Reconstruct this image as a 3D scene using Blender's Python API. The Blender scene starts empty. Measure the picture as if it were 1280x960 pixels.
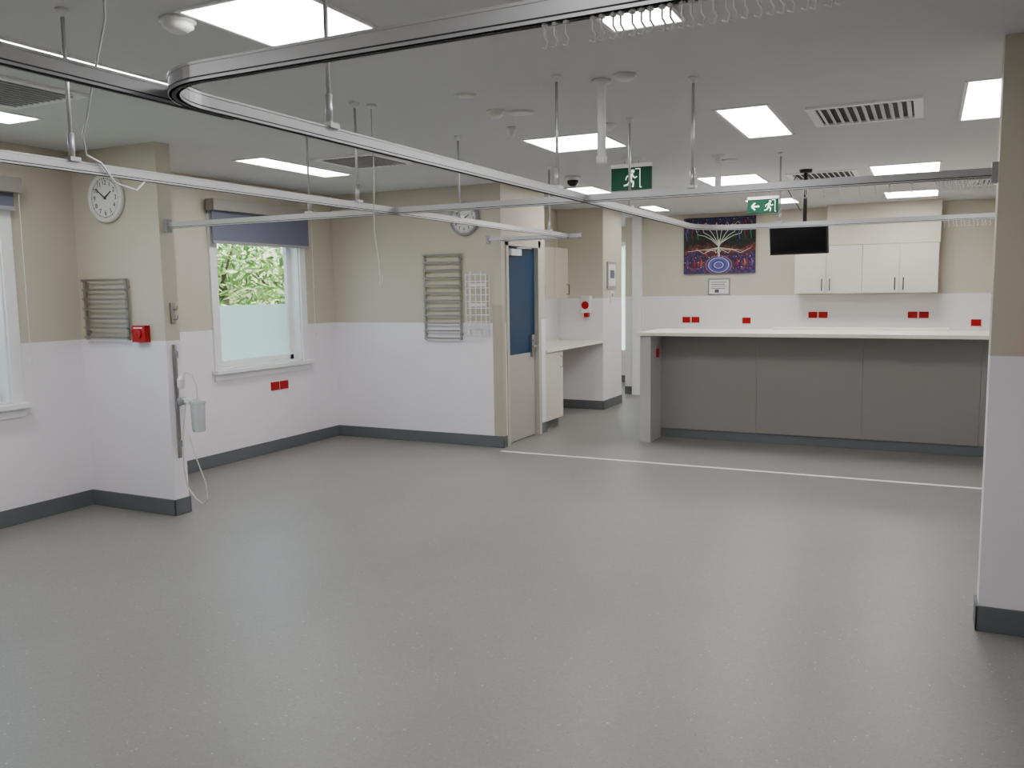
import bpy, math, random
from mathutils import Vector, Matrix
random.seed(7)
CZ=2.67
def s2l(c):
    c=c/255.0
    return c/12.92 if c<=0.04045 else ((c+0.055)/1.055)**2.4
def rgb(r,g,b): return (s2l(r),s2l(g),s2l(b),1)
MATS={}
def mat(name,col,rough=0.5,metal=0,emit=0,ecol=None,noise=0.04,scale=6,bump=0,trans=0,alpha=1,spec=0.5):
    m=bpy.data.materials.new(name); m.use_nodes=True; nt=m.node_tree; b=nt.nodes['Principled BSDF']
    b.inputs['Roughness'].default_value=rough; b.inputs['Metallic'].default_value=metal
    b.inputs['Specular IOR Level'].default_value=spec
    if noise:
        tc=nt.nodes.new('ShaderNodeTexCoord'); n=nt.nodes.new('ShaderNodeTexNoise'); n.inputs['Scale'].default_value=scale; n.inputs['Detail'].default_value=3
        nt.links.new(tc.outputs['Object'],n.inputs['Vector'])
        mx=nt.nodes.new('ShaderNodeMix'); mx.data_type='RGBA'
        mx.inputs[6].default_value=tuple(c*(1-noise) for c in col[:3])+(1,); mx.inputs[7].default_value=tuple(min(1,c*(1+noise)) for c in col[:3])+(1,)
        nt.links.new(n.outputs['Fac'],mx.inputs[0]); nt.links.new(mx.outputs[2],b.inputs['Base Color'])
    else: b.inputs['Base Color'].default_value=col
    if emit:
        b.inputs['Emission Color'].default_value=ecol or col; b.inputs['Emission Strength'].default_value=emit
    if trans: b.inputs['Transmission Weight'].default_value=trans
    MATS[name]=m; return m
def wallmat(name,split,lo,hi):
    m=mat(name,lo,0.45,noise=0); nt=m.node_tree; b=nt.nodes['Principled BSDF']
    g=nt.nodes.new('ShaderNodeNewGeometry'); sx=nt.nodes.new('ShaderNodeSeparateXYZ'); nt.links.new(g.outputs['Position'],sx.inputs[0])
    gt=nt.nodes.new('ShaderNodeMath'); gt.operation='GREATER_THAN'; gt.inputs[1].default_value=split; nt.links.new(sx.outputs[2],gt.inputs[0])
    n=nt.nodes.new('ShaderNodeTexNoise'); n.inputs['Scale'].default_value=2.5; nt.links.new(g.outputs['Position'],n.inputs['Vector'])
    mx=nt.nodes.new('ShaderNodeMix'); mx.data_type='RGBA'; mx.inputs[6].default_value=lo; mx.inputs[7].default_value=hi; nt.links.new(gt.outputs[0],mx.inputs[0])
    mr=nt.nodes.new('ShaderNodeMapRange'); mr.inputs[3].default_value=0.96; mr.inputs[4].default_value=1.03; nt.links.new(n.outputs['Fac'],mr.inputs[0])
    mu=nt.nodes.new('ShaderNodeVectorMath'); mu.operation='SCALE'; nt.links.new(mx.outputs[2],mu.inputs[0]); nt.links.new(mr.outputs[0],mu.inputs['Scale'])
    nt.links.new(mu.outputs[0],b.inputs['Base Color'])
    return m
BEIGE=rgb(198,191,175); WHITE=rgb(240,236,242)
wallmat('wall_paint',1.28,WHITE,BEIGE)
wallmat('wall_paint_back',1.49,rgb(238,234,236),rgb(204,198,182))
mat('ceiling_paint',rgb(212,212,215),0.8,noise=0.02)
mat('skirting',rgb(98,101,104),0.5)
mat('trim_white',rgb(240,240,242),0.35)
mat('frame_grey',rgb(190,185,176),0.4)
mat('beige_guard',rgb(180,172,154),0.5)
mat('alu',rgb(188,188,190),0.35,metal=0.6)
mat('steel',rgb(165,163,160),0.3,metal=0.9)
mat('dark_slot',rgb(45,45,48),0.6)
mat('black',rgb(14,14,16),0.35,noise=0)
mat('screen',rgb(8,9,12),0.12,noise=0)
mat('white_plastic',rgb(228,228,226),0.35)
mat('grey_plastic',rgb(150,152,156),0.4)
mat('blind_box',rgb(150,146,140),0.5)
mat('red_plastic',rgb(172,2,10),0.4,noise=0,spec=0.3)
mat('cabinet',rgb(216,211,200),0.4)
mat('cabinet_beige',rgb(186,178,162),0.45)
mat('bulkhead_paint',rgb(208,201,185),0.5)
mat('counter_top',rgb(232,228,216),0.3)
mat('counter_grey',rgb(136,133,131),0.45,noise=0.02)
mat('counter_side',rgb(178,176,175),0.45)
mat('door_blue',rgb(20,56,88),0.35,spec=0.3)
mat('door_grey',rgb(176,170,163),0.45)
mat('blind',rgb(108,110,128),0.8)
mat('panel_light',rgb(255,255,255),0.5,emit=20.5,ecol=(1,0.992,0.98,1),noise=0)
mat('exit_green',rgb(0,62,44),0.5,noise=0,spec=0.15)
mat('exit_white',rgb(235,245,240),0.4,emit=0.6,noise=0)
mat('navy',rgb(70,78,104),0.4)
mat('leaf_a',rgb(104,150,68),0.6,noise=0.35,scale=3)
mat('leaf_b',rgb(190,216,138),0.6,noise=0.3,scale=3)
mat('bark',rgb(92,76,60),0.9)
mat('lawn',rgb(120,140,88),0.9,noise=0.3)
mat('tape_white',rgb(238,238,236),0.5)
mat('hose',rgb(205,205,200),0.3)
mat('paper',rgb(232,230,222),0.7)
def glassmat(name,col,rough,fac):
    m=bpy.data.materials.new(name); m.use_nodes=True; nt=m.node_tree; nt.nodes.clear()
    o=nt.nodes.new('ShaderNodeOutputMaterial'); mx=nt.nodes.new('ShaderNodeMixShader'); mx.inputs[0].default_value=fac
    if rough>0.3:
        a2=nt.nodes.new('ShaderNodeBsdfTranslucent'); a2.inputs[0].default_value=col
        g=nt.nodes.new('ShaderNodeBsdfDiffuse'); g.inputs[0].default_value=col
        nt.links.new(a2.outputs[0],mx.inputs[1])
    else:
        a=nt.nodes.new('ShaderNodeBsdfTransparent'); a.inputs[0].default_value=(0.95,0.97,0.97,1)
        g=nt.nodes.new('ShaderNodeBsdfGlossy'); g.inputs['Roughness'].default_value=rough; g.inputs[0].default_value=col
        nt.links.new(a.outputs[0],mx.inputs[1])
    nt.links.new(g.outputs[0],mx.inputs[2]); nt.links.new(mx.outputs[0],o.inputs[0]); MATS[name]=m
glassmat('glass_clear',(0.9,0.95,1,1),0.02,0.05)
glassmat('glass_frost',(0.78,0.90,0.90,1),0.9,0.3)
m=mat('canister_plastic',rgb(225,228,230),0.15,noise=0,trans=0.6)
# floor
m=mat('floor_vinyl',rgb(150,151,148),0.38,noise=0,spec=0.45); nt=m.node_tree; b=nt.nodes['Principled BSDF']
tc=nt.nodes.new('ShaderNodeTexCoord')
n1=nt.nodes.new('ShaderNodeTexNoise'); n1.inputs['Scale'].default_value=0.9; n1.inputs['Detail'].default_value=6
n2=nt.nodes.new('ShaderNodeTexNoise'); n2.inputs['Scale'].default_value=90; n2.inputs['Detail'].default_value=3
for n in (n1,n2): nt.links.new(tc.outputs['Object'],n.inputs['Vector'])
mx=nt.nodes.new('ShaderNodeMix'); mx.data_type='RGBA'; mx.inputs[6].default_value=rgb(132,131,128); mx.inputs[7].default_value=rgb(156,154,149); nt.links.new(n1.outputs['Fac'],mx.inputs[0])
mx2=nt.nodes.new('ShaderNodeMix'); mx2.data_type='RGBA'; mx2.blend_type='MULTIPLY'; mx2.inputs[0].default_value=0.35; nt.links.new(mx.outputs[2],mx2.inputs[6]); nt.links.new(n2.outputs['Fac'],mx2.inputs[7])
last=mx2.outputs[2]
for sc,th,frac,col in ((30,.095,.68,rgb(200,188,178)),(52,.12,.68,rgb(172,166,160)),(38,.11,.75,rgb(100,100,100))):
    v=nt.nodes.new('ShaderNodeTexVoronoi'); v.inputs['Scale'].default_value=sc; nt.links.new(tc.outputs['Object'],v.inputs['Vector'])
    lt=nt.nodes.new('ShaderNodeMath'); lt.operation='LESS_THAN'; lt.inputs[1].default_value=th; nt.links.new(v.outputs['Distance'],lt.inputs[0])
    sp=nt.nodes.new('ShaderNodeSeparateColor'); nt.links.new(v.outputs['Color'],sp.inputs[0])
    gt=nt.nodes.new('ShaderNodeMath'); gt.operation='GREATER_THAN'; gt.inputs[1].default_value=frac; nt.links.new(sp.outputs[0],gt.inputs[0])
    mm=nt.nodes.new('ShaderNodeMath'); mm.operation='MULTIPLY'; nt.links.new(lt.outputs[0],mm.inputs[0]); nt.links.new(gt.outputs[0],mm.inputs[1])
    mx3=nt.nodes.new('ShaderNodeMix'); mx3.data_type='RGBA'; mx3.inputs[7].default_value=col; nt.links.new(mm.outputs[0],mx3.inputs[0]); nt.links.new(last,mx3.inputs[6]); last=mx3.outputs[2]
nt.links.new(last,b.inputs['Base Color'])
# artwork ground
m=mat('artwork_paint',rgb(40,30,50),0.6,noise=0); nt=m.node_tree; b=nt.nodes['Principled BSDF']
tc=nt.nodes.new('ShaderNodeTexCoord'); v=nt.nodes.new('ShaderNodeTexVoronoi'); v.inputs['Scale'].default_value=24; nt.links.new(tc.outputs['Object'],v.inputs['Vector'])
sx=nt.nodes.new('ShaderNodeSeparateXYZ'); nt.links.new(tc.outputs['Object'],sx.inputs[0])
n=nt.nodes.new('ShaderNodeTexNoise'); n.inputs['Scale'].default_value=5; nt.links.new(tc.outputs['Object'],n.inputs['Vector'])
ad=nt.nodes.new('ShaderNodeMath'); ad.operation='MULTIPLY_ADD'; ad.inputs[1].default_value=0.3; nt.links.new(n.outputs['Fac'],ad.inputs[0]); nt.links.new(sx.outputs[2],ad.inputs[2])
mr=nt.nodes.new('ShaderNodeMapRange'); mr.inputs[1].default_value=-0.25; mr.inputs[2].default_value=0.55; nt.links.new(ad.outputs[0],mr.inputs[0])
cr=nt.nodes.new('ShaderNodeValToRGB'); e=cr.color_ramp.elements; e[0].position=0; e[0].color=rgb(74,66,140); e[1].position=1; e[1].color=rgb(34,48,110)
for p,c in ((.16,rgb(120,54,90)),(.3,rgb(46,46,110)),(.42,rgb(150,66,50)),(.52,rgb(16,22,24)),(.7,rgb(18,52,40)),(.84,rgb(86,42,90))):
    q=e.new(p); q.color=c
nt.links.new(mr.outputs[0],cr.inputs[0])
cr2=nt.nodes.new('ShaderNodeValToRGB'); cr2.color_ramp.elements[0].position=0.3; cr2.color_ramp.elements[0].color=(1,1,1,1); cr2.color_ramp.elements[1].position=0.5; cr2.color_ramp.elements[1].color=(0.2,0.2,0.25,1)
nt.links.new(v.outputs['Distance'],cr2.inputs[0])
mx=nt.nodes.new('ShaderNodeMix'); mx.data_type='RGBA'; mx.blend_type='MULTIPLY'; mx.inputs[0].default_value=0.8; nt.links.new(cr.outputs[0],mx.inputs[6]); nt.links.new(cr2.outputs[0],mx.inputs[7]); nt.links.new(mx.outputs[2],b.inputs['Base Color'])

class B:
    def __init__(s,name,bevel=0):
        s.name=name; s.v=[]; s.f=[]; s.m=[]; s.sm=[]; s.mats=[]; s.bevel=bevel
    def mi(s,m):
        if m not in s.mats: s.mats.append(m)
        return s.mats.index(m)
    def face(s,idx,m,smooth=False): s.f.append(idx); s.m.append(s.mi(m)); s.sm.append(smooth)
    def box(s,x0,x1,y0,y1,z0,z1,m):
        x0,x1=sorted((x0,x1)); y0,y1=sorted((y0,y1)); z0,z1=sorted((z0,z1))
        n=len(s.v); s.v+=[(x,y,z) for z in (z0,z1) for y in (y0,y1) for x in (x0,x1)]
        for q in ((0,2,3,1),(4,5,7,6),(0,1,5,4),(2,6,7,3),(0,4,6,2),(1,3,7,5)): s.face([n+i for i in q],m)
    def obox(s,M,sx,sy,sz,m):
        n=len(s.v); s.v+=[tuple(M@Vector((x,y,z))) for z in (-sz/2,sz/2) for y in (-sy/2,sy/2) for x in (-sx/2,sx/2)]
        for q in ((0,2,3,1),(4,5,7,6),(0,1,5,4),(2,6,7,3),(0,4,6,2),(1,3,7,5)): s.face([n+i for i in q],m)
    def tube(s,pts,r,m,seg=8,cap=True):
        pts=[Vector(p) for p in pts]; rs=r if isinstance(r,(list,tuple)) else [r]*len(pts)
        n0=len(s.v); prev=None
        for i,p in enumerate(pts):
            t=(pts[min(i+1,len(pts)-1)]-pts[max(i-1,0)])
            if t.length<1e-9: t=(pts[-1]-pts[0])
            t.normalize()
            if prev is None:
                a=Vector((0,0,1)) if abs(t.z)<0.9 else Vector((1,0,0)); u=t.cross(a).normalized()
            else: u=(prev-t*prev.dot(t)).normalized()
            prev=u; w=t.cross(u)
            for k in range(seg):
                a=2*math.pi*k/seg; s.v.append(tuple(p+(u*math.cos(a)+w*math.sin(a))*rs[i]))
        for i in range(len(pts)-1):
            for k in range(seg):
                a=n0+i*seg+k; b=n0+i*seg+(k+1)%seg; s.face([a,b,b+seg,a+seg],m,True)
        if cap:
            s.face([n0+k for k in range(seg)][::-1],m); s.face([n0+(len(pts)-1)*seg+k for k in range(seg)],m)
    def lathe(s,c,axis,prof,m,seg=24):
        c=Vector(c); t=Vector(axis).normalized()
        a=Vector((0,0,1)) if abs(t.z)<0.9 else Vector((1,0,0)); u=t.cross(a).normalized(); w=t.cross(u); n0=len(s.v)
        for h,r in prof:
            for k in range(seg):
                a=2*math.pi*k/seg; s.v.append(tuple(c+t*h+(u*math.cos(a)+w*math.sin(a))*max(r,1e-4)))
        for i in range(len(prof)-1):
            for k in range(seg):
                a=n0+i*seg+k; b=n0+i*seg+(k+1)%seg; s.face([a,b,b+seg,a+seg],m,True)
        s.face([n0+k for k in range(seg)][::-1],m); s.face([n0+(len(prof)-1)*seg+k for k in range(seg)],m)
    def rail(s,path,w,z0,z1,m):
        P=[Vector((x,y)) for x,y in path]; n0=len(s.v)
        for i,p in enumerate(P):
            t=(P[min(i+1,len(P)-1)]-P[max(i-1,0)]).normalized(); n=Vector((-t.y,t.x))*w/2
            for q,z in ((p-n,z0),(p+n,z0),(p+n,z1),(p-n,z1)): s.v.append((q.x,q.y,z))
        for i in range(len(P)-1):
            for k in range(4):
                a=n0+i*4+k; b=n0+i*4+(k+1)%4; s.face([a,b,b+4,a+4],m)
        s.face([n0,n0+1,n0+2,n0+3],m); e=n0+(len(P)-1)*4; s.face([e+3,e+2,e+1,e],m)
    def plate(s,pts,th,m):
        n=len(s.v); k=len(pts); s.v+=[tuple(p) for p in pts]+[tuple(Vector(p)+Vector(th)) for p in pts]
        s.face(list(range(n,n+k)),m); s.face(list(range(n+k,n+2*k))[::-1],m)
        for i in range(k): s.face([n+i,n+(i+1)%k,n+k+(i+1)%k,n+k+i],m)
    def done(s):
        xs=[p[0] for p in s.v]; ys=[p[1] for p in s.v]; zs=[p[2] for p in s.v]
        c=Vector(((min(xs)+max(xs))/2,(min(ys)+max(ys))/2,(min(zs)+max(zs))/2))
        me=bpy.data.meshes.new(s.name); me.from_pydata([tuple(Vector(p)-c) for p in s.v],[],s.f)
        for k in s.mats: me.materials.append(MATS[k])
        me.polygons.foreach_set('material_index',s.m); me.polygons.foreach_set('use_smooth',s.sm); me.update()
        import bmesh
        bm=bmesh.new(); bm.from_mesh(me); bmesh.ops.recalc_face_normals(bm,faces=bm.faces); bm.to_mesh(me); bm.free()
        o=bpy.data.objects.new(s.name,me); o.location=c; bpy.context.collection.objects.link(o)
        if s.bevel:
            md=o.modifiers.new('bevel','BEVEL'); md.width=s.bevel; md.segments=2; md.limit_method='ANGLE'
        return o
W='wall_paint'; WB='wall_paint_back'
# ---------- shell
b=B('floor'); b.box(-6.3,1.7,-2.2,14.2,-0.1,0,'floor_vinyl'); fl=b.done()
b=B('ceiling'); b.box(-6.3,1.7,-2.2,14.2,CZ,CZ+0.1,'ceiling_paint'); b.done()
def wall_open(b,x0,x1,y0,y1,oy0,oy1,oz0,oz1,m):
    b.box(x0,x1,y0,oy0,0,CZ,m); b.box(x0,x1,oy1,y1,0,CZ,m)
    if oz0>0: b.box(x0,x1,oy0,oy1,0,oz0,m)
    b.box(x0,x1,oy0,oy1,oz1,CZ,m)
b=B('wall_left'); wall_open(b,-5.96,-5.76,-2,4.35,2.35,3.76,0.86,2.30,W); b.done()
b=B('wall_left_bay'); wall_open(b,-6.14,-5.94,4.35,7.66,5.92,7.08,0.90,2.34,W); b.done()
b=B('wall_nib_left'); b.box(-5.94,-4.88,4.35,4.48,0,CZ,W); b.done()
b=B('wall_back_left'); b.box(-6.14,-3.85,7.66,7.76,0,CZ,W); b.done()
b=B('wall_passage'); wall_open(b,-3.97,-3.85,7.76,8.74,7.79,8.55,0,2.08,W); b.done()
b=B('wall_niche_near'); b.box(-4.6,-3.97,8.62,8.74,0,CZ,WB); b.done()
b=B('wall_niche_back'); b.box(-4.6,-4.5,8.74,10.64,0,CZ,WB); b.done()
b=B('wall_niche_far'); b.box(-4.6,-3.85,10.64,11.4,0,CZ,WB); b.done()
b=B('wall_corridor_near'); b.box(-6.14,-4.6,11.28,11.4,0,CZ,WB); b.done()
b=B('wall_corridor_left'); b.box(-6.14,-6.02,11.4,14,0,CZ,WB); b.done()
b=B('wall_corridor_far'); 
b.box(-6.14,-5.5,14,14.12,0,CZ,WB); b.box(-4.45,-4.0,14,14.12,0,CZ,WB); b.box(-5.5,-4.45,14,14.12,0,0.5,WB); b.box(-5.5,-4.45,14,14.12,2.4,CZ,WB); b.done()
b=B('wall_back'); b.box(-4.13,1.5,12.4,12.52,0,CZ,WB); b.done()
b=B('wall_corridor_right'); b.box(-4.13,-4.01,12.52,14,0,CZ,WB); b.done()
b=B('trim_1',0.004); b.box(-4.0,-3.86,12.33,12.4,0,CZ,'trim_white'); b.done()
b=B('wall_right'); b.box(1.5,1.62,-2,12.52,0,CZ,W); b.done()
b=B('wall_nib_right'); b.box(0.265,1.5,4.35,4.48,0,CZ,W); b.done()
b=B('wall_front'); b.box(-5.96,1.62,-2.12,-2,0,CZ,W); b.done()
def skirt(name,segs,h=0.12,t=0.012):
    b=B(name,0.004)
    for (x0,y0,x1,y1,nx,ny) in segs:
        b.box(min(x0,x1)+(0 if nx>=0 else -t),max(x0,x1)+(t if nx>0 else 0),min(y0,y1)+(0 if ny>=0 else -t),max(y0,y1)+(t if ny>0 else 0),0,h,'skirting')
    b.done()
skirt('baseboard_left',[(-5.76,-2,-5.76,4.35,1,0),(-5.76,4.35,-4.868,4.35,0,-1),(-4.88,4.338,-4.88,4.48,1,0),(-5.94,4.48,-4.868,4.48,0,1),(-5.94,4.48,-5.94,7.66,1,0)])
skirt('baseboard_back_left',[(-5.94,7.66,-3.838,7.66,0,-1),(-3.85,7.648,-3.85,7.73,1,0)])
skirt('baseboard_passage',[(-3.85,8.62,-3.85,8.74,1,0),(-4.5,9.2,-4.5,10.64,1,0),(-4.5,10.64,-3.838,10.64,0,-1),(-3.85,10.628,-3.85,11.4,1,0)])
skirt('baseboard_back',[(-4.13,12.4,-3.2,12.4,0,-1),(-6.02,14,-4.13,14,0,-1)])
skirt('baseboard_right',[(0.253,4.35,1.5,4.35,0,-1),(0.265,4.338,0.265,4.48,-1,0),(0.253,4.48,1.5,4.48,0,1),(1.5,-2,1.5,4.35,-1,0),(1.5,4.48,1.5,8.45,-1,0)])
skirt('baseboard_front',[(-5.76,-2,1.5,-2,0,1)])
b=B('trim_2',0.003); b.box(-3.955,-3.85,7.652,7.66,0.12,1.46,'beige_guard'); b.box(-3.85,-3.842,7.652,7.72,0.12,1.46,'beige_guard'); b.done()
b=B('floor_marking_tape'); b.box(-3.8,1.49,7.470,7.515,0.0,0.0015,'tape_white'); b.done()
# ---------- windows
def window(name,xw,y0,y1,z0,z1,frost,xout):
    b=B(name,0.004)
    c=0.085
    t='trim_white'
    b.box(xw,xw+0.022,y0-c,y0,z0-0.02,z1+c,t); b.box(xw,xw+0.022,y1,y1+c,z0-0.02,z1+c,t); b.box(xw,xw+0.024,y0-c,y1+c,z1,z1+c,t)
    b.box(xw-0.02,xw+0.075,y0-c-0.03,y1+c+0.03,z0-0.035,z0,t)
    b.box(xw,xw+0.02,y0-c,y1+c,z0-0.10,z0-0.035,t)
    b.box(xout,xw,y0,y0+0.015,z0,z1,t); b.box(xout,xw,y1-0.015,y1,z0,z1,t); b.box(xout,xw,y0,y1,z0,z0+0.015,t); b.box(xout,xw,y0,y1,z1-0.015,z1,t)
    xg=xout+0.07
    for (a0,a1,q0,q1) in ((y0+.015,y0+.07,z0+.015,z1),(y1-.07,y1-.015,z0+.015,z1),(y0,y1,z0+.015,z0+.07),(y0,y1,z1-.06,z1)):
        b.box(xg-0.02,xg+0.02,a0,a1,q0,q1,t)
    b.box(xg-0.003,xg+0.003,y0+.06,y1-.06,frost,z1-.06,'glass_clear'); b.box(xg-0.004,xg+0.004,y0+.06,y1-.06,z0+.06,frost,'glass_frost')
    return b.done()
window('window_1',-5.94,5.92,7.08,0.90,2.34,1.50,-6.13)
window('window_2',-5.76,2.35,3.76,0.86,2.30,1.50,-5.95)
b=B('window_3',0.004)
b.box(-5.5,-5.44,13.98,14.1,0.5,2.4,'trim_white'); b.box(-4.51,-4.45,13.98,14.1,0.5,2.4,'trim_white'); b.box(-5.5,-4.45,13.96,14.1,0.5,0.56,'trim_white'); b.box(-5.5,-4.45,13.98,14.1,2.34,2.4,'trim_white')
b.box(-5.44,-4.51,14.05,14.055,0.56,2.34,'glass_frost'); b.done()
def blind(name,xw,y0,y1,ztop,zbot):
    b=B(name,0.004)
    b.box(xw+0.03,xw+0.13,y0,y1,ztop-0.10,ztop,'blind_box')
    b.box(xw+0.07,xw+0.074,y0+0.03,y1-0.03,zbot,ztop-0.09,'blind'); b.box(xw+0.062,xw+0.082,y0+0.03,y1-0.03,zbot-0.02,zbot+0.008,'grey_plastic')
    b.box(xw,xw+0.035,y0+.1,y0+.16,ztop-.09,ztop-.02,'grey_plastic'); b.box(xw,xw+0.035,y1-.16,y1-.1,ztop-.09,ztop-.02,'grey_plastic')
    b.tube([(xw+0.1,y1-0.01,ztop-0.1),(xw+0.1,y1-0.01,1.2)],0.0025,'white_plastic',6); b.lathe((xw+0.1,y1-0.01,1.14),(0,0,1),[(0,0.004),(0.01,0.008),(0.05,0.008),(0.06,0.003)],'white_plastic',10)
    b.done()
blind('roller_blind',-5.94,5.80,7.2,2.47,2.09)
blind('roller_blind',-5.76,2.2,3.87,2.42,2.22)
# ---------- passage door
b=B('door_1',0.003)
b.box(-3.97,-3.835,7.75,7.80,0,2.14,'frame_grey'); b.box(-3.97,-3.835,8.53,8.60,0,2.14,'frame_grey'); b.box(-3.97,-3.835,7.75,8.60,2.06,2.14,'frame_grey')
b.box(-3.93,-3.885,7.805,8.525,0.01,0.93,'door_grey'); b.box(-3.93,-3.885,7.805,8.525,0.93,2.055,'door_blue')
b.box(-3.885,-3.882,7.82,8.51,0.02,0.92,'door_grey')
b.box(-3.885,-3.86,8.40,8.47,0.88,1.12,'steel')
b.tube([(-3.862,8.43,1.0),(-3.81,8.43,1.0),(-3.805,8.42,1.0),(-3.80,8.30,1.0)],0.010,'steel')
b.lathe((-3.862,8.43,1.06),(1,0,0),[(0,0.016),(0.012,0.016)],'steel',16)
b.box(-3.885,-3.82,7.84,8.08,1.965,2.03,'white_plastic')
b.tube([(-3.84,8.0,2.04),(-3.80,8.2,2.045),(-3.84,8.36,2.05)],0.008,'steel')
b.done()
# ---------- niche bench
b=B('bench_with_base_cabinet',0.003)
b.box(-4.495,-3.83,8.745,10.63,0.90,0.93,'counter_top')
b.box(-4.495,-3.88,8.745,9.28,0.1,0.90,'cabinet'); b.box(-4.495,-3.93,8.745,9.28,0,0.1,'skirting')
b.box(-3.88,-3.862,8.75,9.275,0.11,0.89,'cabinet'); b.tube([(-3.862,9.2,0.83),(-3.83,9.2,0.83),(-3.83,9.2,0.70),(-3.862,9.2,0.70)],0.005,'steel')
b.box(-4.495,-4.47,8.745,10.63,0.93,0.96,'counter_top'); b.done()
b=B('wall_cabinet',0.003)
b.box(-4.495,-4.12,8.745,10.05,1.50,2.12,'cabinet_beige')
for k in range(3):
    y=8.75+k*0.432; b.box(-4.12,-4.102,y+.003,y+.429,1.50,2.12,'cabinet_beige'); yy=y+(0.38 if k%2==0 else 0.05)
    b.tube([(-4.102,yy,1.55),(-4.07,yy,1.55),(-4.07,yy,1.67),(-4.102,yy,1.67)],0.006,'dark_slot')
b.done()
b=B('hand_sanitiser_dispenser',0.006)
b.box(-4.12,-4.0,10.53,10.64,1.30,1.52,'white_plastic'); b.lathe((-4.06,10.53,1.40),(0,-1,0),[(0,0.055),(0.012,0.05),(0.014,0.02)],'red_plastic'); b.box(-4.09,-4.03,10.55,10.62,1.24,1.30,'red_plastic'); b.done()
def frame(name,x0,x1,y,z0,z1,pic='paper'):
    b=B(name,0.003); t=0.02
    b.box(x0,x1,y-0.015,y,z0,z0+t,'grey_plastic'); b.box(x0,x1,y-0.015,y,z1-t,z1,'grey_plastic'); b.box(x0,x0+t,y-0.015,y,z0,z1,'grey_plastic'); b.box(x1-t,x1,y-0.015,y,z0,z1,'grey_plastic')
    b.box(x0+t,x1-t,y-0.008,y,z0+t,z1-t,'paper')
    for k in range(4):
        zz=z1-0.06-k*0.03; b.box(x0+0.05,x1-0.05-0.02*(k%2),y-0.009,y-0.008,zz,zz+0.008,'dark_slot')
    b.box(x0+.1,x0+.16,y-0.009,y-0.008,z0+.035,z0+.08,'navy')
    return b.done()
frame('framed_notice',-2.87,-2.55,12.4,1.50,1.74)
b=B('framed_notice',0.003)
b.box(-3.85,-3.83,10.78,11.12,1.62,1.97,'grey_plastic'); b.box(-3.83,-3.828,10.81,11.09,1.65,1.94,'paper'); b.box(-3.828,-3.8275,10.86,11.04,1.75,1.86,'blind'); b.done()
b=B('wall_switch_panel',0.003); b.box(-3.85,-3.835,10.9,11.05,1.42,1.58,'white_plastic'); b.box(-3.835,-3.832,10.93,11.02,1.5,1.55,'grey_plastic'); b.done()
# ---------- counter
b=B('reception_counter',0.002)
XE=1.485
b.box(-2.67,-2.555,8.5,9.35,0,1.12,'counter_side')
for k in range(4):
    x0=-2.555+k*1.01; b.box(x0+0.0008,x0+1.0092,8.88,8.91,0.1,1.12,'counter_grey')
b.box(-2.555,XE,8.905,8.95,0,1.12,'counter_grey'); b.box(-2.555,XE,8.895,8.93,0,0.1,'skirting')
b.box(-2.70,XE,8.46,9.35,1.12,1.155,'counter_top')
b.box(-2.555,XE,8.95,9.70,0.72,0.75,'counter_top'); b.box(-2.555,-2.52,8.95,9.70,0,0.72,'counter_grey'); b.box(1.45,XE,8.95,9.70,0,0.72,'counter_grey')
b.box(-1.45,0.2,9.2,9.34,1.155,1.18,'counter_top')
b.done()
b=B('back_bench',0.003); b.box(-3.2,1.49,11.8,12.395,0.87,0.9,'counter_top')
for k in range(8): b.box(-3.2+k*.585+.002,-3.2+(k+1)*.585-.002,11.84,11.86,0.1,0.87,'cabinet')
b.box(-3.2,1.49,11.86,12.395,0,0.87,'cabinet'); b.done()
b=B('wall_cabinet',0.003)
xs=[-1.62,-1.22,-0.775,-0.33,0.12]
b.box(-1.62,0.12,12.07,12.4,1.51,2.14,'cabinet'); b.box(-1.22,0.13,12.05,12.4,2.14,CZ,'bulkhead_paint')
for k in range(4):
    b.box(xs[k]+.003,xs[k+1]-.003,12.05,12.07,1.51,2.135,'cabinet'); xx=xs[k+1]-0.05 if k%2==0 else xs[k]+0.05
    b.tube([(xx,12.05,1.55),(xx,12.02,1.55),(xx,12.02,1.70),(xx,12.05,1.70)],0.007,'dark_slot')
b.done()
def outlet(x,y,z,face='y',n=1,w=0.115,h=0.085):
    b=B('red_power_outlet',0.004)
    for k in range(n):
        o=k*(w+0.02)
        if face=='y':
            b.box(x+o,x+o+w,y-0.014,y,z,z+h,'red_plastic')
            for q in (0.3,0.7):
                b.box(x+o+w*q-.004,x+o+w*q+.004,y-.016,y-.014,z+h*.25,z+h*.5,'dark_slot'); b.box(x+o+w*q-.008,x+o+w*q+.008,y-.018,y-.014,z+h*.66,z+h*.85,'red_plastic')
        else:
            b.box(x,x+0.014,y+o,y+o+w,z,z+h,'red_plastic')
            for q in (0.3,0.7):
                b.box(x+.014,x+.016,y+o+w*q-.004,y+o+w*q+.004,z+h*.25,z+h*.5,'dark_slot'); b.box(x+.014,x+.018,y+o+w*q-.008,y+o+w*q+.008,z+h*.66,z+h*.85,'red_plastic')
    b.done()
outlet(-3.24,12.4,1.10,n=2); outlet(-2.37,12.4,1.09); outlet(-1.47,12.4,1.17,n=2); outlet(-0.22,12.4,1.17,n=2); outlet(0.52,12.4,1.07)
outlet(-5.94,6.58,0.63,'x',n=2); outlet(-2.555,8.7,0.88,'x',w=0.07,h=0.09)
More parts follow.
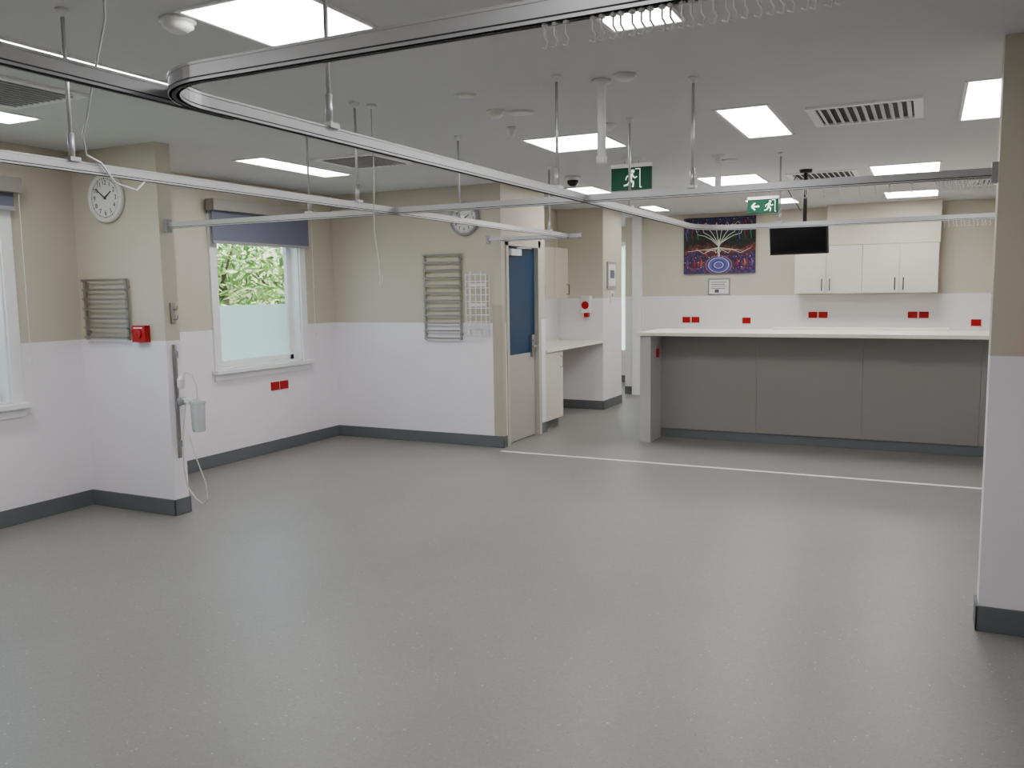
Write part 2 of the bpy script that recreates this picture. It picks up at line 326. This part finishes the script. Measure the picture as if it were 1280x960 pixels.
# ---------- artwork
X0,X1,Z0,Z1=-3.22,-2.2,1.81,2.61; Yp=12.36
b=B('wall_artwork')
b.box(X0,X1,Yp,12.4,Z0,Z1,'artwork_paint')
mat('art_white',rgb(215,220,205),0.6,noise=0); mat('art_purple',rgb(96,84,170),0.6,noise=0); mat('art_red',rgb(150,46,64),0.6,noise=0); mat('art_green',rgb(60,130,80),0.6,noise=0); mat('art_blue',rgb(42,66,140),0.6,noise=0); mat('art_orange',rgb(200,110,64),0.6,noise=0)
def uv(u,v): return (X0+u*(X1-X0),Yp-0.002,Z0+v*(Z1-Z0))
b.tube([uv(.5,.30),uv(.495,.45),uv(.5,.6)],[.016,.012,.009],'art_white',8)
for k in range(8):
    s=(k-3.5)/3.5
    b.tube([uv(.5,.48+.02*k%.05),uv(.5+s*.10,.60),uv(.5+s*.20,.67+.05*(1-abs(s))),uv(.5+s*.30,.70+.12*(1-abs(s))),uv(.5+s*.33,.80+.06*(1-abs(s))),uv(.5+s*.26,.87+.04*(k%2)),uv(.5+s*.20,.84)],[.007,.006,.005,.005,.004,.004,.003],'art_white',6)
for k in range(8):
    s=(k-3.5)/3.5
    b.tube([uv(.5,.46),uv(.5+s*.16,.43-.05*(1-abs(s))),uv(.5+s*.30,.42-.06*(k%2)),uv(.5+s*.44,.40+.04*(k%2))],[.006,.005,.004,.003],'art_white',6)
for i,(r,c) in enumerate(((.19,'art_orange'),(.18,'art_blue'),(.15,'art_white'),(.14,'art_purple'),(.10,'art_blue'),(.07,'art_white'),(.06,'art_purple'))):
    pts=[]; cx,cz=(X0+X1)/2,Z0+0.12
    for k in range(33):
        a=math.pi*2*k/33; pts.append((cx+r*math.cos(a),Yp-0.001-0.001*i,max(Z0+.004,cz+r*0.72*math.sin(a))))
    b.plate(pts,(0,-0.001,0),c)
for row in range(4):
    for k in range(26):
        u=.02+k*.038
        if row<2 and abs(u-.5)<.2: continue
        p=uv(u,(.10,.20,.30,.97)[row]+.012*math.sin(k*1.3)); b.lathe(p,(0,-1,0),[(0,.007),(.002,.005)],('art_red','art_white','art_green','art_orange','art_blue')[(row+k)%5],6)
for k in range(10):
    u=.05+k*.1
    if abs(u-.5)>.2: b.tube([uv(u,.13),uv(u+.015,.19),uv(u,.26)],[.012,.016,.006],('art_purple','art_red','art_orange')[k%3],6)
for k in range(6):
    u=(.04,.12,.2,.78,.86,.94)[k]; b.tube([uv(u,.93),uv(u+.02,.82),uv(u-.01,.72),uv(u+.01,.6)],[.008,.010,.008,.003],('art_purple','art_red','art_green')[k%3],6)
b.done()
# ---------- exit signs
def exit_sign(xc,y,z0,w,h,arrow):
    b=B('exit_sign',0.003)
    b.box(xc-w/2,xc+w/2,y-0.015,y+0.015,z0,z0+h,'exit_green')
    b.box(xc-w/2-.004,xc+w/2+.004,y-0.02,y+0.02,z0+h,z0+h+.03,'white_plastic')
    b.box(xc-0.08,xc+0.08,y-0.02,y+0.02,CZ-0.025,CZ,'white_plastic')
    for q in (-.06,.06): b.tube([(xc+q,y,z0+h+.02),(xc+q,y,CZ-.01)],0.004,'steel',6)
    yf=y-0.0165
    cx=xc+(w*.2 if arrow else 0)
    def st(p,q,t):
        p=Vector((cx+p[0]*h,yf,z0+p[1]*h)); q=Vector((cx+q[0]*h,yf,z0+q[1]*h)); d=(q-p); n=Vector((-d.z,0,d.x)).normalized()*t*h/2
        b.plate([p-n,q-n,q+n,p+n],(0,-.001,0),'exit_white')
    b.lathe((cx+.08*h,yf,z0+.82*h),(0,-1,0),[(0,.085*h),(.001,.085*h)],'exit_white',16)
    st((.03,.72),(-.05,.42),.14); st((.03,.68),(-.2,.60),.06); st((-.2,.60),(-.25,.45),.05); st((.05,.68),(.17,.52),.06); st((.17,.52),(.28,.58),.05)
    st((-.03,.44),(.12,.32),.09); st((.12,.32),(.08,.12),.07); st((-.05,.44),(-.14,.24),.09); st((-.14,.24),(-.34,.2),.07)
    st((.42,.1),(.42,.92),.04); st((.2,.92),(.44,.92),.04); st((.42,.1),(.5,.1),.04)
    if arrow:
        cx=xc-w*.24; st((-.25,.5),(.28,.5),.11); st((-.27,.5),(-.02,.76),.10); st((-.27,.5),(-.02,.24),.10)
    b.done()
exit_sign(-2.21,6.8,2.41,0.34,0.18,False)
exit_sign(-1.60,9.4,2.385,0.32,0.145,True)
# ---------- TV
b=B('ceiling_mounted_television',0.004)
b.lathe((-1.04,8.33,CZ-.03),(0,0,1),[(0,.05),(.03,.06)],'black'); b.tube([(-1.04,8.33,CZ-.02),(-1.04,8.33,2.14)],0.018,'black',12)
M=Matrix.Translation((-1.08,8.25,2.04))@Matrix.Rotation(math.radians(-12),4,'Z')@Matrix.Rotation(math.radians(8),4,'X')
b.obox(M,0.53,0.045,0.28,'black'); b.obox(M@Matrix.Translation((0,-0.0235,0.004)),0.505,0.002,0.25,'screen'); b.obox(M@Matrix.Translation((0,0.045,0)),0.2,0.05,0.18,'black')
b.tube([(-1.12,8.33,2.62),(-1.2,8.34,2.5),(-1.08,8.36,2.3)],0.004,'black',6)
b.done()
# ---------- lights
def panel(x0,x1,y0,y1):
    b=B('ceiling_light_panel'); f=0.018
    b.box(x0-f,x1+f,y0-f,y0,CZ-.008,CZ,'trim_white'); b.box(x0-f,x1+f,y1,y1+f,CZ-.008,CZ,'trim_white'); b.box(x0-f,x0,y0,y1,CZ-.008,CZ,'trim_white'); b.box(x1,x1+f,y0,y1,CZ-.008,CZ,'trim_white')
    b.box(x0,x1,y0,y1,CZ-.004,CZ-.001,'panel_light'); b.done()
for L in ((-2.57,-2.05,2.45,2.96),(-1.2,-.92,2.3,3.47),(-3.6,-3.48,2.3,3.48),(-5.1,-4.82,2.35,3.45),(-5.0,-4.72,5.25,6.38),(-3.62,-3.5,5.27,6.4),(-2.62,-2.06,5.6,6.2),
          (-1.18,-.89,5.27,6.33),(.16,.46,5.22,6.38),(-2.05,-1.5,8.35,9.15),(-3.45,-3.17,8.43,9.04),(-3.4,-3.2,10.8,11.5),(-.5,.06,8.4,9.1),(-.48,.07,10.8,11.5),(-2.05,-1.5,10.8,11.4),
          (-1.2,-.92,-1.2,-.1),(-3.6,-3.32,-1.2,-.1),(-5.2,-4.7,12.2,12.8)): panel(*L)  # this row: unseen panels added to light the front floor and corridor walls
def grille(x0,x1,y0,y1):
    b=B('air_vent_grille'); f=.05
    b.box(x0,x1,y0,y0+f,CZ-.014,CZ,'trim_white'); b.box(x0,x1,y1-f,y1,CZ-.014,CZ,'trim_white'); b.box(x0,x0+f,y0+f,y1-f,CZ-.014,CZ,'trim_white'); b.box(x1-f,x1,y0+f,y1-f,CZ-.014,CZ,'trim_white')
    b.box(x0+f,x1-f,y0+f,y1-f,CZ-.002,CZ,'dark_slot')
    n=11
    for k in range(n):
        x=x0+f+(k+.5)*(x1-x0-2*f)/n
        M=Matrix.Translation((x,(y0+y1)/2,CZ-.012))@Matrix.Rotation(math.radians(35),4,'Y'); b.obox(M,0.03,y1-y0-2*f,0.003,'trim_white')
    b.done()
for G in ((-.7,-.06,5.48,6.12),(-4.66,-4.05,2.6,3.2),(-4.45,-3.85,5.5,6.1),(-1.25,-.62,8.5,9.1),(.35,.95,10.0,10.6)): grille(*G)
def detector(name,x,y,r=.055,h=.045):
    b=B(name); b.lathe((x,y,CZ),(0,0,-1),[(0,r),(h*.3,r),(h*.35,r*.8),(h*.6,r*.85),(h,r*.45)],'white_plastic'); b.done()
detector('smoke_detector',-2.66,2.52,.07,.05); detector('smoke_detector',-2.35,4.63,.055); detector('smoke_detector',-1.40,4.20,.06,.03)
detector('ceiling_speaker',-2.24,4.75,.09,.008); detector('ceiling_speaker',-2.31,4.2,.07,.008)
detector('smoke_detector',-1.9,5.35,.05); detector('sprinkler_head',-2.5,5.15,.03,.06); detector('ceiling_speaker',-1.55,7.35,.08,.01)
b=B('security_camera_dome'); b.lathe((-3.05,7.6,CZ),(0,0,-1),[(0,.07),(.04,.07)],'white_plastic'); b.lathe((-3.05,7.6,CZ-.04),(0,0,-1),[(0,.055),(.03,.05),(.05,.03),(.058,.005)],'screen'); b.done()
b=B('ceiling_service_pole'); b.lathe((-1.54,4.24,CZ),(0,0,-1),[(0,.05),(.015,.05),(.02,.022),(.38,.022),(.385,.028),(.42,.028)],'white_plastic'); b.done()
b=B('ceiling_service_pole'); b.lathe((-1.56,7.05,CZ),(0,0,-1),[(0,.05),(.015,.05),(.02,.025),(.28,.025),(.3,.02)],'white_plastic'); b.done()
# ---------- curtain tracks
def arc(cx,cy,r,a0,a1,n=14): return [(cx+r*math.cos(math.radians(a0+(a1-a0)*k/n)),cy+r*math.sin(math.radians(a0+(a1-a0)*k/n))) for k in range(n+1)]
ZR=2.075; ZT=ZR+.042
def rail(b,path):
    b.rail(path,.024,ZR,ZT,'alu'); b.rail(path,.010,ZR-.001,ZR+.002,'dark_slot'); b.rail(path,.028,ZR,ZR+.006,'alu'); b.rail(path,.028,ZT-.006,ZT,'alu')
    b.rail(path,.0245,ZR+.006,ZR+.010,'dark_slot')
def rod(b,x,y):
    b.tube([(x,y,ZT-.01),(x,y,CZ)],.0075,'alu',10); b.lathe((x,y,CZ),(0,0,-1),[(0,.026),(.008,.026),(.03,.010)],'white_plastic',14); b.tube([(x,y,ZT),(x,y,ZT+.10)],.012,'alu',10); b.obox(Matrix.Translation((x,y,ZT+.004)),.045,.045,.016,'alu')
b=B('curtain_track')
rail(b,[(-2.93,-1.98),(-2.95,4.4),(-3.0,7.33)]); rail(b,[(-4.88,4.42),(.265,4.42)]); rail(b,[(-3.85,7.36),(-2.88,7.36)])
for p in ((-2.94,2.23),(-2.95,4.05),(-2.96,5.25),(-2.99,6.9),(-3.6,4.42),(-1.11,4.42),(-2.93,-.2)): rod(b,*p)
b.box(-4.88,-4.855,4.395,4.445,2.05,2.14,'grey_plastic'); b.box(.24,.265,4.395,4.445,2.05,2.14,'grey_plastic'); b.box(-3.85,-3.825,7.335,7.385,2.05,2.14,'grey_plastic')
b.done()
b=B('curtain_track')
YN=1.455; RC=.23
rail(b,[(1.5,YN-.02),(-1.70+RC,YN)]+arc(-1.70+RC,YN+RC,RC,270,180)+[(-1.70,4.5),(-1.73,6.75)]+arc(-1.33,6.78,.40,180,90)+[(1.5,7.18)])
rail(b,[(-1.72,-1.98),(-1.715,1.8)])
for p in ((-1.70,2.2),(-1.71,4.05),(-1.72,5.25),(-1.09,7.18),(.6,YN-.013),(.8,7.18),(-1.72,0.1)): rod(b,*p)
b.done()
b=B('curtain_glider_hooks')
def hooks(x0,x1,y,n):
    for k in range(n):
        x=x0+(x1-x0)*(k+random.uniform(-.2,.2))/n
        b.tube([(x,y,ZR),(x,y,ZR-.022),(x+.006,y,ZR-.032),(x+.003,y-.004,ZR-.045),(x-.006,y,ZR-.040)],.0022,'white_plastic',5)
        b.tube([(x,y,ZR+.004),(x,y,ZR-.006)],.006,'white_plastic',6)
hooks(-.54,-.12,YN-.007,24); hooks(-.63,-.57,YN-.007,3); hooks(.02,.25,4.42,16); hooks(-.62,-.02,4.42,8); hooks(.1,.42,7.18,12)
b.done()
b=B('nurse_call_cord'); b.tube([(-2.90,4.14,CZ),(-2.895,4.14,2.3),(-2.905,4.14,1.95),(-2.88,4.14,1.78),(-2.875,4.14,1.70),(-2.88,4.14,1.645),(-2.865,4.14,1.63),(-2.86,4.14,1.70)],.0035,'hose',6)
b.lathe((-2.90,4.14,CZ),(0,0,-1),[(0,.03),(.012,.028),(.02,.008)],'white_plastic'); b.done()
# ---------- clocks
def clock(xc,y,zc,r,rim,h,mn):
    b=B('wall_clock'); 
    b.lathe((xc,y,zc),(0,-1,0),[(0,r*.96),(.02,r),(.035,r),(.045,r*.95),(.045,r*.86),(.032,r*.84)],rim,48)
    b.lathe((xc,y-.0325,zc),(0,-1,0),[(0,r*.84),(.001,r*.84)],'white_plastic',48)
    yf=y-.034
    def hand(a,l,t,m='black'):
        d=Vector((math.sin(a),0,math.cos(a))); n=Vector((d.z,0,-d.x))*t; c=Vector((xc,yf-.001,zc)); p=c-d*l*.15; q=c+d*l
        b.plate([p-n,q-n*.6,q+n*.6,p+n],(0,-.002,0),m)
    for k in range(60):
        a=k*math.pi/30; d=Vector((math.sin(a),0,math.cos(a))); n=Vector((d.z,0,-d.x))*(r*.012 if k%5 else r*.022); c=Vector((xc,yf,zc)); p=c+d*r*.76; q=c+d*r*.82
        b.plate([p-n,q-n,q+n,p+n],(0,-.001,0),'black')
    hand((h+mn/60)*math.pi/6,r*.45,r*.035); hand(mn*math.pi/30,r*.66,r*.025); b.lathe((xc,yf,zc),(0,-1,0),[(0,r*.05),(.004,r*.05)],'black',12)
    o=b.done()
    for k in range(1,13):
        cu=bpy.data.curves.new('numeral_%d'%k,'FONT'); cu.body=str(k); cu.size=r*.27; cu.align_x='CENTER'; cu.align_y='CENTER'; cu.extrude=.0005; cu.materials.append(MATS['black'])
        t=bpy.data.objects.new('numeral_%d'%k,cu); bpy.context.collection.objects.link(t); t.parent=o
        a=k*math.pi/6; t.location=Vector((xc+math.sin(a)*r*.62,yf-.001,zc+math.cos(a)*r*.62))-o.location; t.rotation_euler=(math.pi/2,0,0)
clock(-5.37,4.35,2.31,.175,'white_plastic',1,51); clock(-4.25,7.66,2.335,.17,'grey_plastic',1,51)
# ---------- racks
def rack(x0,x1,y,z0,z1,n):
    b=B('wall_storage_rack',0.0015)
    for x in (x0,x1-.022): b.box(x,x+.022,y-.035,y-.018,z0,z1,'steel'); 
    for x in (x0,x1-.022):
        for z in (z0+.05,z1-.07): b.box(x,x+.022,y-.018,y,z,z+.02,'steel')
    for k in range(n):
        z=z0+.012+(z1-z0-.03)*k/(n-1); b.box(x0,x1,y-.048,y-.030,z,z+.012,'steel'); b.box(x0,x1,y-.052,y-.048,z+.010,z+.018,'steel')
    b.done()
rack(-5.67,-5.21,4.35,1.28,1.73,7); rack(-4.75,-4.30,7.66,1.10,1.99,12)
b=B('wire_glove_box_holder')
for k in range(10):
    z=1.16+.61*k/9; b.tube([(-4.22,7.66,z),(-4.22,7.58,z),(-3.99,7.58,z),(-3.99,7.66,z)],.005,'trim_white',6)
for x in (-4.22,-4.165,-4.105,-4.045,-3.99): b.tube([(x,7.58,1.15),(x,7.58,1.80 if x in(-4.165,-4.045) else 1.78)],.0045,'trim_white',6)
for x in (-4.22,-3.99): b.tube([(x,7.655,1.15),(x,7.655,1.78)],.005,'trim_white',6)
for z in (1.30,1.50,1.70): b.box(-4.20,-4.01,7.60,7.61,z-.05,z-.02,'trim_white')
b.done()
def redbox(x0,x1,y,z0,z1):
    b=B('emergency_call_box',0.008); b.box(x0,x1,y-.05,y,z0,z1,'red_plastic'); xm=(x0+x1)/2; b.lathe((xm,y-.05,(z0+z1)/2),(0,-1,0),[(0,.035),(.008,.033),(.01,.015)],'red_plastic'); b.box(x0+.02,x1-.02,y-.052,y-.05,z1-.022,z1-.012,'paper'); b.done()
redbox(-5.16,-5.03,4.35,1.27,1.39); redbox(.40,.54,4.35,1.27,1.40)
# suction unit
b=B('medical_suction_unit',0.0015)
b.box(-4.88,-4.868,4.40,4.43,.42,1.25,'steel')
for z in (.5,.8,1.15): b.box(-4.868,-4.855,4.395,4.435,z,z+.05,'grey_plastic')
b.tube([(-4.86,4.415,1.25),(-4.84,4.40,1.22),(-4.84,4.40,.9),(-4.86,4.415,.87)],.006,'steel')
b.lathe((-4.83,4.42,.93),(0,0,1),[(0,.02),(.02,.028),(.07,.028),(.09,.015)],'white_plastic'); b.lathe((-4.83,4.42,.84),(0,-1,0),[(-.02,.03),(.02,.03),(.03,.01)],'grey_plastic')
b.box(-4.868,-4.73,4.41,4.43,.83,.86,'white_plastic')
b.lathe((-4.71,4.45,.62),(0,0,1),[(0,.04),(.01,.046),(.20,.052),(.205,.058),(.225,.058),(.235,.02)],'canister_plastic',28)
b.tube([(-4.83,4.42,1.0),(-4.80,4.44,1.05),(-4.75,4.45,1.03),(-4.71,4.45,.95),(-4.71,4.45,.85)],.005,'hose')
b.tube([(-4.80,4.43,.85),(-4.84,4.42,.6),(-4.85,4.42,.35),(-4.83,4.43,.20),(-4.77,4.44,.12),(-4.71,4.45,.08),(-4.66,4.45,.12),(-4.67,4.45,.24),(-4.74,4.44,.42),(-4.80,4.44,.6)],.005,'hose')
b.done()
b=B('bedhead_wall_hook',0.002); b.box(-4.88,-4.865,4.40,4.44,1.40,1.55,'steel'); b.tube([(-4.868,4.42,1.5),(-4.83,4.42,1.5),(-4.82,4.42,1.53)],.005,'steel'); b.tube([(-4.868,4.42,1.43),(-4.83,4.42,1.43),(-4.82,4.42,1.46)],.005,'steel'); b.done()
b=B('hanging_cable'); b.tube([(-2.55,2.10,CZ),(-2.58,2.12,2.55),(-2.66,2.14,2.42),(-2.72,2.16,2.34),(-2.79,2.19,2.26),(-2.86,2.22,2.2),(-2.91,2.27,2.14),(-2.92,2.34,2.12),(-2.92,2.4,2.05),(-2.92,2.5,2.03),(-2.93,2.55,2.07)],.004,'hose',6); b.done()
# ---------- outside
b=B('ground_outside'); b.box(-30,-6.3,-15,30,-.4,-.3,'lawn'); b.box(-6.3,6,14.3,30,-.4,-.3,'lawn'); b.done()
b=B('garden_tree')
for (cx,cy) in ((-9.4,9.4),(-9.6,11.0),(-9.9,7.2),(-9.2,4.8)):
    b.tube([(cx,cy,-.3),(cx+.1,cy,1.0),(cx,cy+.1,2.0)],[.12,.09,.05],'bark')
    for k in range(7):
        a=random.uniform(0,6.28); b.tube([(cx,cy,1.0+.15*k),(cx+.6*math.cos(a),cy+.6*math.sin(a),1.6+.2*k)],[.03,.012],'bark',5)
    for k in range(2100):
        u=random.gauss(0,.6); w=random.gauss(0,.65); h=2.0+random.gauss(0,.75)
        if h<.3: continue
        c=Vector((cx+u,cy+w,h)); d=Vector((random.uniform(-1,1),random.uniform(-1,1),random.uniform(-.8,.4))).normalized(); n=d.cross(Vector((random.uniform(-1,1),random.uniform(-1,1),1))).normalized(); l=random.uniform(.07,.13); q=l*.28
        i=len(b.v); b.v+=[tuple(c-d*l),tuple(c+n*q),tuple(c+d*l),tuple(c-n*q)]; b.face([i,i+1,i+2,i+3],'leaf_a' if random.random()<.45 else 'leaf_b')
b.done()
w=bpy.data.worlds.new('world'); bpy.context.scene.world=w; w.use_nodes=True; nt=w.node_tree; bg=nt.nodes['Background']
sky=nt.nodes.new('ShaderNodeTexSky'); sky.sky_type='NISHITA'; sky.sun_disc=False; sky.sun_elevation=math.radians(50); sky.dust_density=3
nt.links.new(sky.outputs[0],bg.inputs[0]); bg.inputs[1].default_value=0.95
sl=bpy.data.lights.new('sun','SUN'); sl.energy=13; sl.angle=.05; so=bpy.data.objects.new('sun',sl); bpy.context.collection.objects.link(so)
so.rotation_euler=Vector((-.55,.3,-1)).to_track_quat('-Z','Y').to_euler()
# camera
yaw,pitch,roll=math.radians(26.08),math.radians(6.27),math.radians(-.81)
F=Vector((-math.sin(yaw)*math.cos(pitch),math.cos(yaw)*math.cos(pitch),-math.sin(pitch))); Rt=Vector((math.cos(yaw),math.sin(yaw),0)); U=Rt.cross(F)
r2=Rt*math.cos(roll)+U*math.sin(roll); u2=-Rt*math.sin(roll)+U*math.cos(roll)
cd=bpy.data.cameras.new('camera'); cd.sensor_width=36; cd.lens=1058*36/1280; cd.clip_start=.05; co=bpy.data.objects.new('camera',cd); bpy.context.collection.objects.link(co)
M=Matrix(((r2.x,u2.x,-F.x,0),(r2.y,u2.y,-F.y,0),(r2.z,u2.z,-F.z,1.6),(0,0,0,1))); co.matrix_world=M
bpy.context.scene.camera=co
